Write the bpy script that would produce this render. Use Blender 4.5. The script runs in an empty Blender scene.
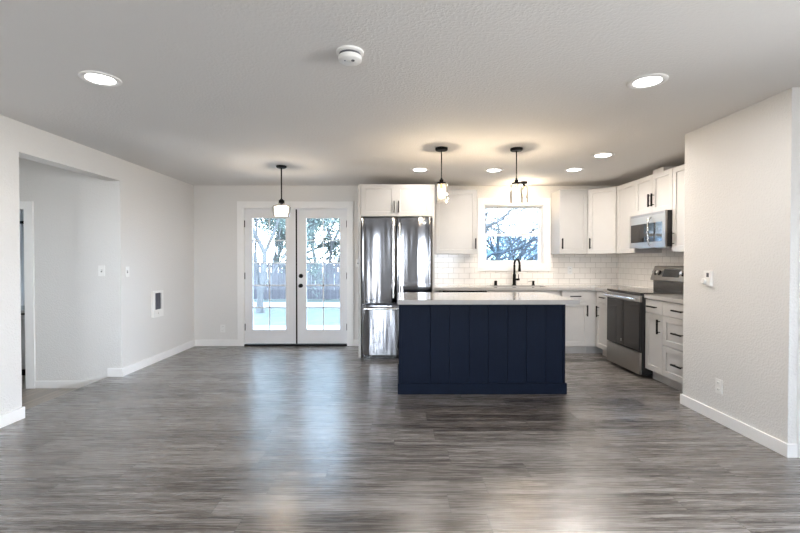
import bpy, bmesh, math, random
from mathutils import Vector, Matrix
PI = math.pi
S = bpy.context.scene
COL = S.collection

# ---------------------------------------------------------------- camera, world, light, exposure
F_PX, PITCH, YAW, CAM_H = 434.45, .0141, .0055, 1.2829
cd = bpy.data.cameras.new('camera'); cam = bpy.data.objects.new('camera', cd); COL.objects.link(cam)
cd.sensor_width = 36; cd.lens = F_PX * 36 / 800; cd.clip_start = .05; cd.clip_end = 300
cam.location = (0, 0, CAM_H); cam.rotation_euler = (PI/2 - PITCH, 0, -YAW)
S.camera = cam
S.view_settings.view_transform = 'Standard'; S.view_settings.look = 'None'
S.view_settings.gamma = 1; S.view_settings.use_curve_mapping = False
S.view_settings.exposure = 1.22
S.cycles.use_denoising = True
S.cycles.max_bounces = 10; S.cycles.diffuse_bounces = 5; S.cycles.glossy_bounces = 5
S.cycles.transparent_max_bounces = 12; S.cycles.sample_clamp_indirect = 6
S.cycles.caustics_reflective = False; S.cycles.caustics_refractive = False

w = bpy.data.worlds.new('overcast_sky'); S.world = w; w.use_nodes = True
nt = w.node_tree; nt.nodes.clear()
wo = nt.nodes.new('ShaderNodeOutputWorld'); bg = nt.nodes.new('ShaderNodeBackground')
tc = nt.nodes.new('ShaderNodeTexCoord'); sep = nt.nodes.new('ShaderNodeSeparateXYZ')
cr = nt.nodes.new('ShaderNodeValToRGB')
cr.color_ramp.elements[0].position = 0.0; cr.color_ramp.elements[0].color = (.70, .84, 1, 1)
cr.color_ramp.elements[1].position = .8; cr.color_ramp.elements[1].color = (.48, .72, 1, 1)
nt.links.new(tc.outputs['Generated'], sep.inputs[0]); nt.links.new(sep.outputs['Z'], cr.inputs[0])
nt.links.new(cr.outputs[0], bg.inputs[0]); bg.inputs[1].default_value = 8.0
nt.links.new(bg.outputs[0], wo.inputs[0])

def area_light(name, loc, rot, sx, sy, power, color, shape='RECTANGLE', parent=None, spread=PI):
    l = bpy.data.lights.new(name, 'AREA'); l.shape = shape; l.size = sx
    if shape in ('RECTANGLE', 'ELLIPSE'): l.size_y = sy
    l.energy = power; l.color = color; l.spread = spread
    o = bpy.data.objects.new(name, l); COL.objects.link(o)
    o.location = loc; o.rotation_euler = rot
    if parent: o.parent = parent
    return o
# daylight at the windows behind the camera, plus added fill at side and hall
DAY = (1, .965, .93)
area_light('daylight_rear_window', (-.90, -2.95, 1.1), (PI/2, 0, 0), .75, 1.9, 36, DAY)
area_light('daylight_rear_window', (1.52, -2.95, 1.4), (PI/2, 0, 0), 1.2, 1.3, 42, DAY)
area_light('added_fill_side', (3.95, .3, 1.35), (0, PI/2, 0), 1.3, 2.6, 110, DAY)  # added fill, brightens the left wall through an invented window
area_light('added_fill_hall', (-5.6, 2.6, 1.4), (0, -PI/2, 0), 1.1, 1.1, 42, (1, .99, .96))  # added fill for the hall, outside an invented window

# ---------------------------------------------------------------- dimensions
H = 2.40
YB, XL, XR, XS = 6.514, -3.046, 3.324, 2.5455
YR, XF = -2.6, 3.62            # rear wall, right wall of the near room
YS0, YS1 = 2.805, 3.853        # stub wall ends
YO0, YO1, HO = 3.5235, 4.797, 2.156
HF = -.127                     # hall floor, one step down

# ---------------------------------------------------------------- materials
MATS = {}
def mat(name, color, rough=.5, metal=0, spec=.5, **kw):
    m = bpy.data.materials.new(name); m.use_nodes = True
    b = m.node_tree.nodes['Principled BSDF']
    b.inputs['Base Color'].default_value = (*color, 1); b.inputs['Roughness'].default_value = rough
    b.inputs['Metallic'].default_value = metal; b.inputs['Specular IOR Level'].default_value = spec
    for k, v in kw.items():
        b.inputs[k.replace('_', ' ')].default_value = v
    MATS[name] = m
    return m
def nodes(m): return m.node_tree.nodes, m.node_tree.links, m.node_tree.nodes['Principled BSDF']
def coord(m, scale=(1, 1, 1), kind='Object'):
    N, L, b = nodes(m)
    t = N.new('ShaderNodeTexCoord'); mp = N.new('ShaderNodeMapping'); mp.inputs['Scale'].default_value = scale
    L.new(t.outputs[kind], mp.inputs[0]); return mp.outputs[0]
def add_bump(m, scale, strength, dist=.002, detail=3, stretch=(1, 1, 1), height_ramp=None):
    N, L, b = nodes(m)
    n = N.new('ShaderNodeTexNoise'); n.inputs['Scale'].default_value = scale; n.inputs['Detail'].default_value = detail
    L.new(coord(m, stretch), n.inputs['Vector'])
    src = n.outputs['Fac']
    if height_ramp:
        r = N.new('ShaderNodeValToRGB'); r.color_ramp.elements[0].position = height_ramp[0]; r.color_ramp.elements[1].position = height_ramp[1]
        L.new(src, r.inputs[0]); src = r.outputs[0]
    bp = N.new('ShaderNodeBump'); bp.inputs['Strength'].default_value = strength; bp.inputs['Distance'].default_value = dist
    L.new(src, bp.inputs['Height']); L.new(bp.outputs[0], b.inputs['Normal'])
    return m
def add_tint(m, c1, c2, scale, stretch=(1, 1, 1), detail=4):
    N, L, b = nodes(m)
    n = N.new('ShaderNodeTexNoise'); n.inputs['Scale'].default_value = scale; n.inputs['Detail'].default_value = detail
    L.new(coord(m, stretch), n.inputs['Vector'])
    r = N.new('ShaderNodeValToRGB'); r.color_ramp.elements[0].color = (*c1, 1); r.color_ramp.elements[1].color = (*c2, 1)
    r.color_ramp.elements[0].position = .3; r.color_ramp.elements[1].position = .7
    L.new(n.outputs['Fac'], r.inputs[0]); L.new(r.outputs[0], b.inputs['Base Color'])
    return m

wall_m = add_bump(mat('wall_paint', (.70, .685, .665), .6, spec=.3), 70, .35, .004, 2, height_ramp=(.45, .62))
ceil_m = add_bump(mat('ceiling_paint', (.72, .705, .69), .75, spec=.2), 55, .28, .003, 3, height_ramp=(.45, .6))
trim_m = add_tint(mat('white_trim_paint', (.8, .79, .78), .35), (.83, .82, .81), (.85, .84, .83), 8)
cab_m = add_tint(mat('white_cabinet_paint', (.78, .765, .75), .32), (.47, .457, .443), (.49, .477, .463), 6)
door_m = add_tint(mat('white_door_paint', (.74, .745, .76), .35), (.77, .77, .78), (.79, .79, .80), 6)
vinyl_m = add_tint(mat('white_vinyl', (.82, .81, .79), .3), (.81, .8, .78), (.83, .82, .80), 6)
plate_m = add_tint(mat('white_plastic', (.8, .79, .77), .3), (.79, .78, .76), (.81, .8, .78), 20)
black_m = add_tint(mat('matte_black_metal', (.012, .011, .01), .5, spec=.12), (.003, .003, .003), (.005, .0045, .004), 30)
dark_m = add_tint(mat('black_gloss_plastic', (.012, .012, .013), .18), (.010, .010, .011), (.014, .014, .015), 20)
glass_blk = add_tint(mat('black_ceramic_glass', (.012, .011, .011), .06, spec=.9), (.010, .009, .009), (.015, .014, .013), 5)
oven_glass = add_tint(mat('tinted_oven_glass', (.02, .017, .015), .05, spec=.5), (.012, .010, .009), (.016, .013, .012), 5)
navy_m = add_bump(mat('navy_paint', (.0095, .0165, .036), .55, spec=.12), 30, .1, .002, 2, stretch=(6, 6, .5))
add_tint(navy_m, (.002, .005, .015), (.003, .0075, .020), 14, (8, 8, .6))
brass_m = add_tint(mat('aged_brass', (.45, .28, .12), .35, 1), (.40, .25, .10), (.5, .31, .14), 12)
kick_m = add_tint(mat('toe_kick_paint', (.60, .57, .54), .5), (.58, .55, .52), (.62, .59, .56), 6)
grille_m = add_tint(mat('grey_grille', (.16, .16, .18), .5), (.07, .07, .08), (.10, .10, .12), 40)
quartz_m = add_tint(mat('white_quartz', (.72, .70, .67), .10, spec=.6), (.35, .335, .32), (.39, .375, .36), 14, detail=6)
underside_m = add_tint(mat('raw_cabinet_wood', (.62, .45, .28), .6), (.56, .40, .24), (.66, .49, .31), 6, (1, 12, 12))

# brushed stainless steel with the faint waviness of thin sheet
def steel(name, base, rough, wav, dist):
    m = mat(name, base, rough, 1)
    N, L, b = nodes(m)
    n = N.new('ShaderNodeTexNoise'); n.inputs['Scale'].default_value = 1; n.inputs['Detail'].default_value = 1.5
    L.new(coord(m, (6.5, 6.5, .7)), n.inputs['Vector'])
    n2 = N.new('ShaderNodeTexNoise'); n2.inputs['Scale'].default_value = 1; n2.inputs['Detail'].default_value = 2
    L.new(coord(m, (900, 900, 6)), n2.inputs['Vector'])
    bp = N.new('ShaderNodeBump'); bp.inputs['Strength'].default_value = wav; bp.inputs['Distance'].default_value = dist
    L.new(n.outputs['Fac'], bp.inputs['Height']); L.new(bp.outputs[0], b.inputs['Normal'])
    mr = N.new('ShaderNodeMapRange'); mr.inputs['To Min'].default_value = rough * .8; mr.inputs['To Max'].default_value = rough * 1.25
    L.new(n2.outputs['Fac'], mr.inputs['Value']); L.new(mr.outputs[0], b.inputs['Roughness'])
    return m
steel_m = steel('stainless_sheet', (.20, .20, .21), .10, .9, .009)
steel2_m = steel('stainless_trim', (.38, .355, .325), .33, .25, .006)
chrome_m = steel('bright_bar_steel', (.78, .78, .78), .16, .1, .004)

def thin_glass(name, tint=(1, 1, 1), refl=1.0, rough=0.0, ior=1.45, frost=0.0):
    m = bpy.data.materials.new(name); m.use_nodes = True
    N, L = m.node_tree.nodes, m.node_tree.links; N.clear()
    o = N.new('ShaderNodeOutputMaterial'); mx = N.new('ShaderNodeMixShader')
    t = N.new('ShaderNodeBsdfTransparent'); t.inputs[0].default_value = (*tint, 1)
    g = N.new('ShaderNodeBsdfGlossy'); g.inputs['Roughness'].default_value = rough
    fr = N.new('ShaderNodeFresnel'); fr.inputs[0].default_value = ior
    ml = N.new('ShaderNodeMath'); ml.operation = 'MULTIPLY'; ml.inputs[1].default_value = refl
    L.new(fr.outputs[0], ml.inputs[0]); L.new(ml.outputs[0], mx.inputs[0])
    src = t.outputs[0]
    if frost:
        tr = N.new('ShaderNodeBsdfTranslucent'); tr.inputs[0].default_value = (1, .97, .92, 1)
        m2 = N.new('ShaderNodeMixShader'); m2.inputs[0].default_value = frost
        L.new(src, m2.inputs[1]); L.new(tr.outputs[0], m2.inputs[2]); src = m2.outputs[0]
    L.new(src, mx.inputs[1]); L.new(g.outputs[0], mx.inputs[2]); L.new(mx.outputs[0], o.inputs[0])
    return m
pane_m = thin_glass('window_glass', (.97, .985, 1), .8)
screen_m = thin_glass('insect_screen_mesh', (.70, .78, .86), .1)
jar_m = thin_glass('clear_jar_glass', (.97, .96, .94), 1.3, frost=.03)
ribbed_m = thin_glass('ribbed_shade_glass', (.96, .93, .88), 1.5, .15, frost=.38)

def emit(name, color, strength):
    m = bpy.data.materials.new(name); m.use_nodes = True
    N, L = m.node_tree.nodes, m.node_tree.links; N.clear()
    o = N.new('ShaderNodeOutputMaterial'); e = N.new('ShaderNodeEmission')
    e.inputs[0].default_value = (*color, 1); e.inputs[1].default_value = strength
    L.new(e.outputs[0], o.inputs[0]); return m
led_m = emit('led_lens', (1, .98, .95), 9)
def glow_bulb(name, color, strength, fac):
    m = emit(name, color, strength); N, L = m.node_tree.nodes, m.node_tree.links
    t = N.new('ShaderNodeBsdfTransparent'); mx = N.new('ShaderNodeMixShader'); mx.inputs[0].default_value = fac
    L.new(t.outputs[0], mx.inputs[1]); L.new(N['Emission'].outputs[0], mx.inputs[2]); L.new(mx.outputs[0], N['Material Output'].inputs[0])
    return m
bulb_m = glow_bulb('warm_bulb', (1, .74, .42), 4.5, .4)
bulb_w = glow_bulb('soft_bulb', (1, .86, .68), 7, .4)

# grey wood planks
def plank_mat(name, along_x, ramp, rough=.3):
    m = mat(name, (.2, .2, .2), rough, spec=1.0)
    N, L, b = nodes(m)
    b.inputs['Coat Weight'].default_value = .6; b.inputs['Coat Roughness'].default_value = .40
    def math_(op, a, c=None):
        n = N.new('ShaderNodeMath'); n.operation = op
        for i, v in enumerate((a, c)):
            if v is None: continue
            if isinstance(v, (int, float)): n.inputs[i].default_value = v
            else: L.new(v, n.inputs[i])
        return n.outputs[0]
    t = N.new('ShaderNodeTexCoord'); sp = N.new('ShaderNodeSeparateXYZ'); L.new(t.outputs['Object'], sp.inputs[0])
    U, V = (sp.outputs['X'], sp.outputs['Y']) if along_x else (sp.outputs['Y'], sp.outputs['X'])
    v = math_('DIVIDE', V, .182); row = math_('FLOOR', v)
    wn = N.new('ShaderNodeTexWhiteNoise'); wn.noise_dimensions = '1D'; L.new(row, wn.inputs['W'])
    u = math_('ADD', math_('DIVIDE', U, 1.22), math_('MULTIPLY', wn.outputs['Value'], 7.0)); cell = math_('FLOOR', u)
    cid = N.new('ShaderNodeCombineXYZ'); L.new(row, cid.inputs[0]); L.new(cell, cid.inputs[1])
    w2 = N.new('ShaderNodeTexWhiteNoise'); w2.noise_dimensions = '2D'; L.new(cid.outputs[0], w2.inputs['Vector'])
    off = math_('MULTIPLY', w2.outputs['Value'], 40.0)
    g = N.new('ShaderNodeCombineXYZ')
    L.new(math_('ADD', math_('MULTIPLY', U, .85), off), g.inputs[0]); L.new(math_('MULTIPLY', V, 24), g.inputs[1]); L.new(off, g.inputs[2])
    n1 = N.new('ShaderNodeTexNoise'); n1.inputs['Scale'].default_value = 1; n1.inputs['Detail'].default_value = 5; n1.inputs['Roughness'].default_value = .6
    n1.inputs['Distortion'].default_value = .6
    L.new(g.outputs[0], n1.inputs['Vector'])
    g2 = N.new('ShaderNodeCombineXYZ')
    L.new(math_('ADD', math_('MULTIPLY', U, 6), off), g2.inputs[0]); L.new(math_('MULTIPLY', V, 150), g2.inputs[1]); L.new(off, g2.inputs[2])
    n2 = N.new('ShaderNodeTexNoise'); n2.inputs['Scale'].default_value = 1; n2.inputs['Detail'].default_value = 3
    L.new(g2.outputs[0], n2.inputs['Vector'])
    tone = math_('ADD', math_('ADD', math_('SUBTRACT', math_('MULTIPLY', n1.outputs['Fac'], 1.25), .19), math_('MULTIPLY', n2.outputs['Fac'], .38)),
                 math_('MULTIPLY', math_('SUBTRACT', w2.outputs['Value'], .5), .16))
    r = N.new('ShaderNodeValToRGB'); e = r.color_ramp.elements
    e[0].position, e[0].color = ramp[0][0], (*ramp[0][1], 1); e[1].position, e[1].color = ramp[-1][0], (*ramp[-1][1], 1)
    for p, c in ramp[1:-1]:
        x = e.new(p); x.color = (*c, 1)
    L.new(tone, r.inputs[0])
    # seams between planks
    fu, fv = math_('FRACT', u), math_('FRACT', v)
    su = math_('LESS_THAN', fu, .0038); sv = math_('LESS_THAN', fv, .012)
    seam = math_('MAXIMUM', su, math_('MULTIPLY', sv, .6))
    mx = N.new('ShaderNodeMix'); mx.data_type = 'RGBA'; mx.inputs['B'].default_value = (.035, .031, .028, 1)
    L.new(math_('MULTIPLY', seam, .9), mx.inputs['Factor']); L.new(r.outputs[0], mx.inputs['A'])
    L.new(mx.outputs['Result'], b.inputs['Base Color'])
    mr = N.new('ShaderNodeMapRange'); mr.inputs['To Min'].default_value = rough - .06; mr.inputs['To Max'].default_value = rough + .10
    L.new(n2.outputs['Fac'], mr.inputs['Value']); L.new(mr.outputs[0], b.inputs['Roughness'])
    bp = N.new('ShaderNodeBump'); bp.inputs['Strength'].default_value = .25; bp.inputs['Distance'].default_value = .0015
    L.new(math_('SUBTRACT', n2.outputs['Fac'], seam), bp.inputs['Height']); L.new(bp.outputs[0], b.inputs['Normal'])
    return m
floor_m = plank_mat('grey_plank_floor', True, [(.42, (.020, .016, .014)), (.52, (.057, .047, .040)), (.62, (.103, .088, .078)), (.80, (.20, .183, .170))], .25)
hallfloor_m = plank_mat('brown_plank_floor', False, [(.30, (.08, .062, .045)), (.55, (.19, .155, .12)), (.82, (.33, .28, .22))], .35)

def tile_mat(name, axis):
    m = mat(name, (.7, .7, .7), .16, spec=.5)
    N, L, b = nodes(m)
    t = N.new('ShaderNodeTexCoord'); sp = N.new('ShaderNodeSeparateXYZ'); L.new(t.outputs['Object'], sp.inputs[0])
    cb = N.new('ShaderNodeCombineXYZ'); L.new(sp.outputs[axis], cb.inputs[0]); L.new(sp.outputs['Z'], cb.inputs[1])
    mp = N.new('ShaderNodeMapping'); mp.inputs['Location'].default_value = (.03, .036, 0); L.new(cb.outputs[0], mp.inputs[0])
    br = N.new('ShaderNodeTexBrick'); br.inputs['Scale'].default_value = 1; br.inputs['Brick Width'].default_value = .158
    br.inputs['Row Height'].default_value = .0805; br.inputs['Mortar Size'].default_value = .0028; br.inputs['Mortar Smooth'].default_value = .1
    br.inputs['Color1'].default_value = (.85, .81, .76, 1); br.inputs['Color2'].default_value = (.90, .86, .81, 1); br.inputs['Mortar'].default_value = (.56, .52, .47, 1)
    br.offset = .5
    L.new(mp.outputs[0], br.inputs['Vector']); L.new(br.outputs['Color'], b.inputs['Base Color'])
    bp = N.new('ShaderNodeBump'); bp.inputs['Strength'].default_value = .6; bp.inputs['Distance'].default_value = .002; bp.invert = True
    L.new(br.outputs['Fac'], bp.inputs['Height']); L.new(bp.outputs[0], b.inputs['Normal'])
    mr = N.new('ShaderNodeMapRange'); mr.inputs['To Min'].default_value = .15; mr.inputs['To Max'].default_value = .7
    L.new(br.outputs['Fac'], mr.inputs['Value']); L.new(mr.outputs[0], b.inputs['Roughness'])
    return m
tile_x, tile_y = tile_mat('subway_tile', 'X'), tile_mat('subway_tile_side', 'Y')

# ---------------------------------------------------------------- geometry helpers
def BM(): return bmesh.new()
def box(bm, x0, x1, y0, y1, z0, z1, bev=0):
    x0, x1 = sorted((x0, x1)); y0, y1 = sorted((y0, y1)); z0, z1 = sorted((z0, z1))
    r = bmesh.ops.create_cube(bm, size=1)
    vs = r['verts']
    for v in vs:
        v.co = Vector(((x0+x1)/2 + v.co.x*(x1-x0), (y0+y1)/2 + v.co.y*(y1-y0), (z0+z1)/2 + v.co.z*(z1-z0)))
    if bev:
        es = {e for v in vs for e in v.link_edges}
        bmesh.ops.bevel(bm, geom=list(es), offset=bev, segments=2, affect='EDGES', profile=.7)
    return bm
def lathe(bm, prof, c=(0, 0, 0), seg=32, axis='z', rib=0, nrib=24):
    """prof: list of (radius, height)"""
    rings = []
    for r, h in prof:
        ring = []
        for i in range(seg):
            a = 2*PI*i/seg
            rr = r * (1 + (rib*math.cos(nrib*a) if rib else 0))
            p = Vector((rr*math.cos(a), rr*math.sin(a), h))
            if axis == 'y': p = Vector((p.x, p.z, p.y))
            if axis == 'x': p = Vector((p.z, p.y, p.x))
            ring.append(bm.verts.new(p + Vector(c)))
        rings.append(ring)
    for a, b_ in zip(rings, rings[1:]):
        for i in range(seg):
            bm.faces.new((a[i], a[(i+1) % seg], b_[(i+1) % seg], b_[i]))
    if prof[0][0] > 0.0005: bm.faces.new(rings[0][::-1])
    if prof[-1][0] > 0.0005: bm.faces.new(rings[-1])
    bmesh.ops.recalc_face_normals(bm, faces=bm.faces)
    return bm
def lathe_open(bm, prof, c=(0, 0, 0), seg=32, rib=0, nrib=24):
    rings = []
    for r, h in prof:
        rings.append([bm.verts.new(Vector((r*(1+(rib*math.cos(nrib*2*PI*i/seg) if rib else 0))*math.cos(2*PI*i/seg),
                                           r*(1+(rib*math.cos(nrib*2*PI*i/seg) if rib else 0))*math.sin(2*PI*i/seg), h)) + Vector(c)) for i in range(seg)])
    for a, b_ in zip(rings, rings[1:]):
        for i in range(seg):
            bm.faces.new((a[i], a[(i+1) % seg], b_[(i+1) % seg], b_[i]))
    return bm
def tube(bm, pts, rad, seg=10, cap=True):
    pts = [Vector(p) for p in pts]; n = len(pts)
    rads = rad if isinstance(rad, (list, tuple)) else [rad]*n
    up = Vector((0, 0, 1)); rings = []
    for i, p in enumerate(pts):
        d = (pts[min(i+1, n-1)] - pts[max(i-1, 0)]).normalized()
        s = d.cross(up)
        if s.length < .05: s = d.cross(Vector((1, 0, 0)))
        s.normalize(); t = s.cross(d).normalized()
        rings.append([bm.verts.new(p + (s*math.cos(2*PI*k/seg) + t*math.sin(2*PI*k/seg))*rads[i]) for k in range(seg)])
    for a, b_ in zip(rings, rings[1:]):
        for k in range(seg):
            bm.faces.new((a[k], a[(k+1) % seg], b_[(k+1) % seg], b_[k]))
    if cap:
        bm.faces.new(rings[0][::-1]); bm.faces.new(rings[-1])
    return bm
def prism(bm, poly, z0, z1):
    a = [bm.verts.new((x, y, z0)) for x, y in poly]; b_ = [bm.verts.new((x, y, z1)) for x, y in poly]
    n = len(poly)
    bm.faces.new(a[::-1]); bm.faces.new(b_)
    for i in range(n): bm.faces.new((a[i], a[(i+1) % n], b_[(i+1) % n], b_[i]))
    bmesh.ops.recalc_face_normals(bm, faces=bm.faces)
    return bm
def obj(name, bm, m, parent=None, loc=(0, 0, 0), rotz=0, smooth=False, **props):
    me = bpy.data.meshes.new(name); bm.to_mesh(me); bm.free()
    for x in (m if isinstance(m, (list, tuple)) else [m]): me.materials.append(x)
    if smooth:
        for p in me.polygons: p.use_smooth = True
        me.set_sharp_from_angle(angle=math.radians(38))
    o = bpy.data.objects.new(name, me); COL.objects.link(o)
    if parent: o.parent = parent
    o.location = loc; o.rotation_euler = (0, 0, rotz)
    for k, v in props.items(): o[k] = v
    return o
def struct(name, bm, m, **kw):
    return obj(name, bm, m, kind='structure', **kw)
def empty(name, loc=(0, 0, 0), rotz=0, **props):
    o = bpy.data.objects.new(name, None); COL.objects.link(o); o.empty_display_size = .1
    o.location = loc; o.rotation_euler = (0, 0, rotz)
    for k, v in props.items(): o[k] = v
    return o
def thing(name, label, cat, loc=(0, 0, 0), rotz=0, group=None):
    o = empty(name, loc, rotz, label=label, category=cat)
    if group: o['group'] = group
    return o
def copy_tree(o, parent=None):
    c = o.copy(); COL.objects.link(c)
    if parent: c.parent = parent
    for ch in list(o.children): copy_tree(ch, c)
    return c
def wall_with_holes(bm, axis, a0, a1, t0, t1, z0, z1, holes):
    """wall running along axis ('x' or 'y') from a0 to a1, thickness t0..t1, holes = (h0, h1, zb, zt)"""
    def b(p0, p1, q0, q1):
        if p1 - p0 < 1e-4 or q1 - q0 < 1e-4: return
        if axis == 'x': box(bm, p0, p1, t0, t1, q0, q1)
        else: box(bm, t0, t1, p0, p1, q0, q1)
    cur = a0
    for h0, h1, zb, zt in sorted(holes):
        b(cur, h0, z0, z1); b(h0, h1, z0, zb); b(h0, h1, zt, z1); cur = h1
    b(cur, a1, z0, z1)
    return bm

# ---------------------------------------------------------------- shell
DX0, DX1, DZ1 = -2.309, -.748, 2.068        # french door opening
WX0, WX1, WZ0, WZ1 = 1.290, 2.199, 1.222, 2.118   # kitchen window opening
struct('floor', box(BM(), XL-.15, XF+.15, YR-.15, YB+.16, -.12, 0), floor_m)
struct('ceiling', box(BM(), -5.5, XF+.15, YR-.15, 7.6, H, H+.12), ceil_m)
struct('wall_back', wall_with_holes(BM(), 'x', XL-.15, XR+.15, YB, YB+.16, -.4, H, [(DX0, DX1, -.02, DZ1), (WX0, WX1, WZ0, WZ1)]), wall_m)
struct('wall_left', wall_with_holes(BM(), 'y', YR, YB, XL-.15, XL, -.3, H, [(YO0, YO1, -.3, HO)]), wall_m)
struct('floor_step', box(BM(), XL-.155, XL-.14, YO0, YO1, -.13, -.001), hallfloor_m)
bm = BM(); box(bm, XR, XR+.15, YS1-.1, YB, 0, H); struct('wall_right', bm, wall_m)
bm = BM()
box(bm, XS, XS+.12, YS0, YS1, 0, H, .006)
box(bm, XS+.12, XR+.1, YS1-.12, YS1, 0, H)
struct('wall_stub', bm, wall_m)
struct('wall_stub_end', wall_with_holes(BM(), 'x', XS+.118, XF, YS0, YS0+.12, 0, H, [(2.70, 3.46, 0, 2.12)]), wall_m)
struct('wall_right_front', wall_with_holes(BM(), 'y', YR, YS0+.12, XF, XF+.15, 0, H, [(-1.1, 1.7, .5, 1.9)]), wall_m)
r = empty('window_5', kind='structure')  # unseen window, added to let fill light reach the left wall
bm = BM()
for q in (-1.1, .28, 1.65): box(bm, XF+.05, XF+.11, q, q+.05, .5, 1.9)
for q in (.5, 1.85): box(bm, XF+.05, XF+.11, -1.1, 1.7, q, q+.05)
obj('window_frame', bm, vinyl_m, r)
obj('window_glass', box(BM(), XF+.07, XF+.075, -1.06, 1.66, .54, 1.86), pane_m, r)
struct('wall_rear', wall_with_holes(BM(), 'x', XL-.15, XF+.15, YR-.15, YR, 0, H, [(-1.3, -.5, .04, 2.05), (.95, 2.1, .75, 2.0)]), wall_m)
for k, (a, b_, za, zb) in enumerate(((-1.3, -.5, .04, 2.05), (.95, 2.1, .75, 2.0))):
    r = empty('window_%d' % (k+2), (0, 0, 0), kind='structure')
    bm = BM()
    for q in (a, b_-.05, (a+b_)/2-.02): box(bm, q, q+.05, YR-.1, YR-.04, za, zb)
    for q in (za, zb-.05): box(bm, a, b_, YR-.1, YR-.04, q, q+.05)
    obj('window_frame', bm, vinyl_m, r)
    obj('window_glass', box(BM(), a+.04, b_-.04, YR-.075, YR-.07, za+.04, zb-.04), pane_m, r)
    bm = BM()
    for q in (a-.09, b_): box(bm, q, q+.09, YR, YR+.018, max(za-.09, 0), zb+.09)
    for q in (za-.09, zb): box(bm, a, b_, YR, YR+.018, max(q, 0), q+.09)
    obj('window_casing', bm, trim_m, r)

# hall one step down, beyond the opening in the left wall
struct('floor_hall', box(BM(), -5.45, XL-.15, 1.3, 7.5, HF-.1, HF), hallfloor_m)
hallwall_m = add_bump(mat('hall_wall_paint', (.70, .685, .665), .6, spec=.3), 70, .3, .004, 2, height_ramp=(.45, .62))
struct('wall_hall_back', wall_with_holes(BM(), 'x', -5.45, XL-.15, YO1, YO1+.12, HF, H, [(-4.87, -4.090, HF, 1.845)]), hallwall_m)
struct('wall_hall_left', wall_with_holes(BM(), 'y', 1.3, 7.4, -5.45, -5.3, HF, H, [(2.1, 3.1, .8, 1.95)]), hallwall_m)
struct('wall_hall_front', box(BM(), -5.3, XL-.15, 1.3, 1.42, HF, H), hallwall_m)
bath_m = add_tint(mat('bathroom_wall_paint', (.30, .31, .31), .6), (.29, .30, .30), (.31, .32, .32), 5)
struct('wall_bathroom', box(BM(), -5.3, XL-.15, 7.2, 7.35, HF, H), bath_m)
r = empty('window_4', kind='structure')  # out-of-sight window, added to bring cool light into the hall
bm = BM()
for q in (2.1, 3.05, 2.58): box(bm, -5.42, -5.36, q, q+.05, .8, 1.95)
for q in (.8, 1.9): box(bm, -5.42, -5.36, 2.1, 3.1, q, q+.05)
obj('window_frame', bm, vinyl_m, r)
obj('window_glass', box(BM(), -5.395, -5.39, 2.14, 3.06, .84, 1.91), pane_m, r)
# hall doorway casing
bm = BM()
for x in (-4.084, -4.97): box(bm, x-.004, x+.094, YO1-.02, YO1, HF, 1.845, .003)
box(bm, -4.974, -3.990, YO1-.02, YO1, 1.842, 1.928, .003)
box(bm, -4.096, -4.086, YO1-.005, YO1+.13, HF, 1.845)
box(bm, -4.875, -4.855, YO1-.005, YO1+.13, HF, 1.845)
struct('trim_hall_doorway', bm, trim_m)

# baseboards
BH, BT = .095, .014
def base(name, segs, z0=0, h=BH):
    bm = BM()
    for x0, x1, y0, y1 in segs: box(bm, x0, x1, y0, y1, z0, z0+h, .003)
    struct(name, bm, trim_m)
base('baseboard_back', [(XL, -2.394, YB-BT, YB), (-.663, -.518, YB-BT, YB)])
base('baseboard_left', [(XL, XL+BT, YO1-BT, YB), (XL-.15, XL, YO1-BT, YO1)])
base('baseboard_left_front', [(XL, XL+BT, YR, YO0+BT), (XL-.15, XL, YO0, YO0+BT)])
base('baseboard_stub', [(XS-BT, XS, YS0-BT, YS1+BT), (XS, XS+.055, YS0-BT, YS0), (XS, XS+.12, YS1, YS1+BT)], h=.088)
base('baseboard_hall', [(-3.990, XL-.15, YO1-BT, YO1)], HF, .082)
base('baseboard_rear', [(XL, -1.39, YR, YR+BT), (-.41, XF, YR, YR+BT)])
base('baseboard_right_front', [(XF-BT, XF, YR, YS0)])
# casing and door at the end of the stub wall, mostly outside the frame
bm = BM()
box(bm, 2.604, 2.70, YS0-.02, YS0, 0, 2.12, .003); box(bm, 3.46, 3.556, YS0-.02, YS0, 0, 2.12, .003)
box(bm, 2.604, 3.556, YS0-.02, YS0, 2.12, 2.216, .003)
box(bm, 2.622, 2.628, YS0-.024, YS0-.019, 0, 2.12); box(bm, 2.685, 2.70, YS0-.026, YS0-.019, 0, 2.12)
struct('trim_closet_casing', bm, trim_m)
r = empty('door_light_stop', kind='structure')  # unseen door, added to keep light from leaking through the opening
obj('door_slab', box(BM(), 2.705, 3.455, YS0+.03, YS0+.065, .01, 2.115), trim_m, r)
obj('door_handle', lathe(BM(), [(.012, 0), (.012, -.03), (.027, -.04), (.027, -.06), (.0, -.066)], (3.38, YS0+.03, .95), 16, 'y'), black_m, r, smooth=True)

# backsplash
bm = BM()
box(bm, .490, 1.198, YB-.009, YB, .915, 1.375); box(bm, 2.293, XR, YB-.009, YB, .915, 1.375)
box(bm, 1.198, 2.293, YB-.009, YB, .915, 1.122)
struct('wall_backsplash_back', bm, tile_x)
struct('wall_backsplash_right', box(BM(), XR-.009, XR, YS1, YB-.009, .915, 1.45), tile_y)

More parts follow.
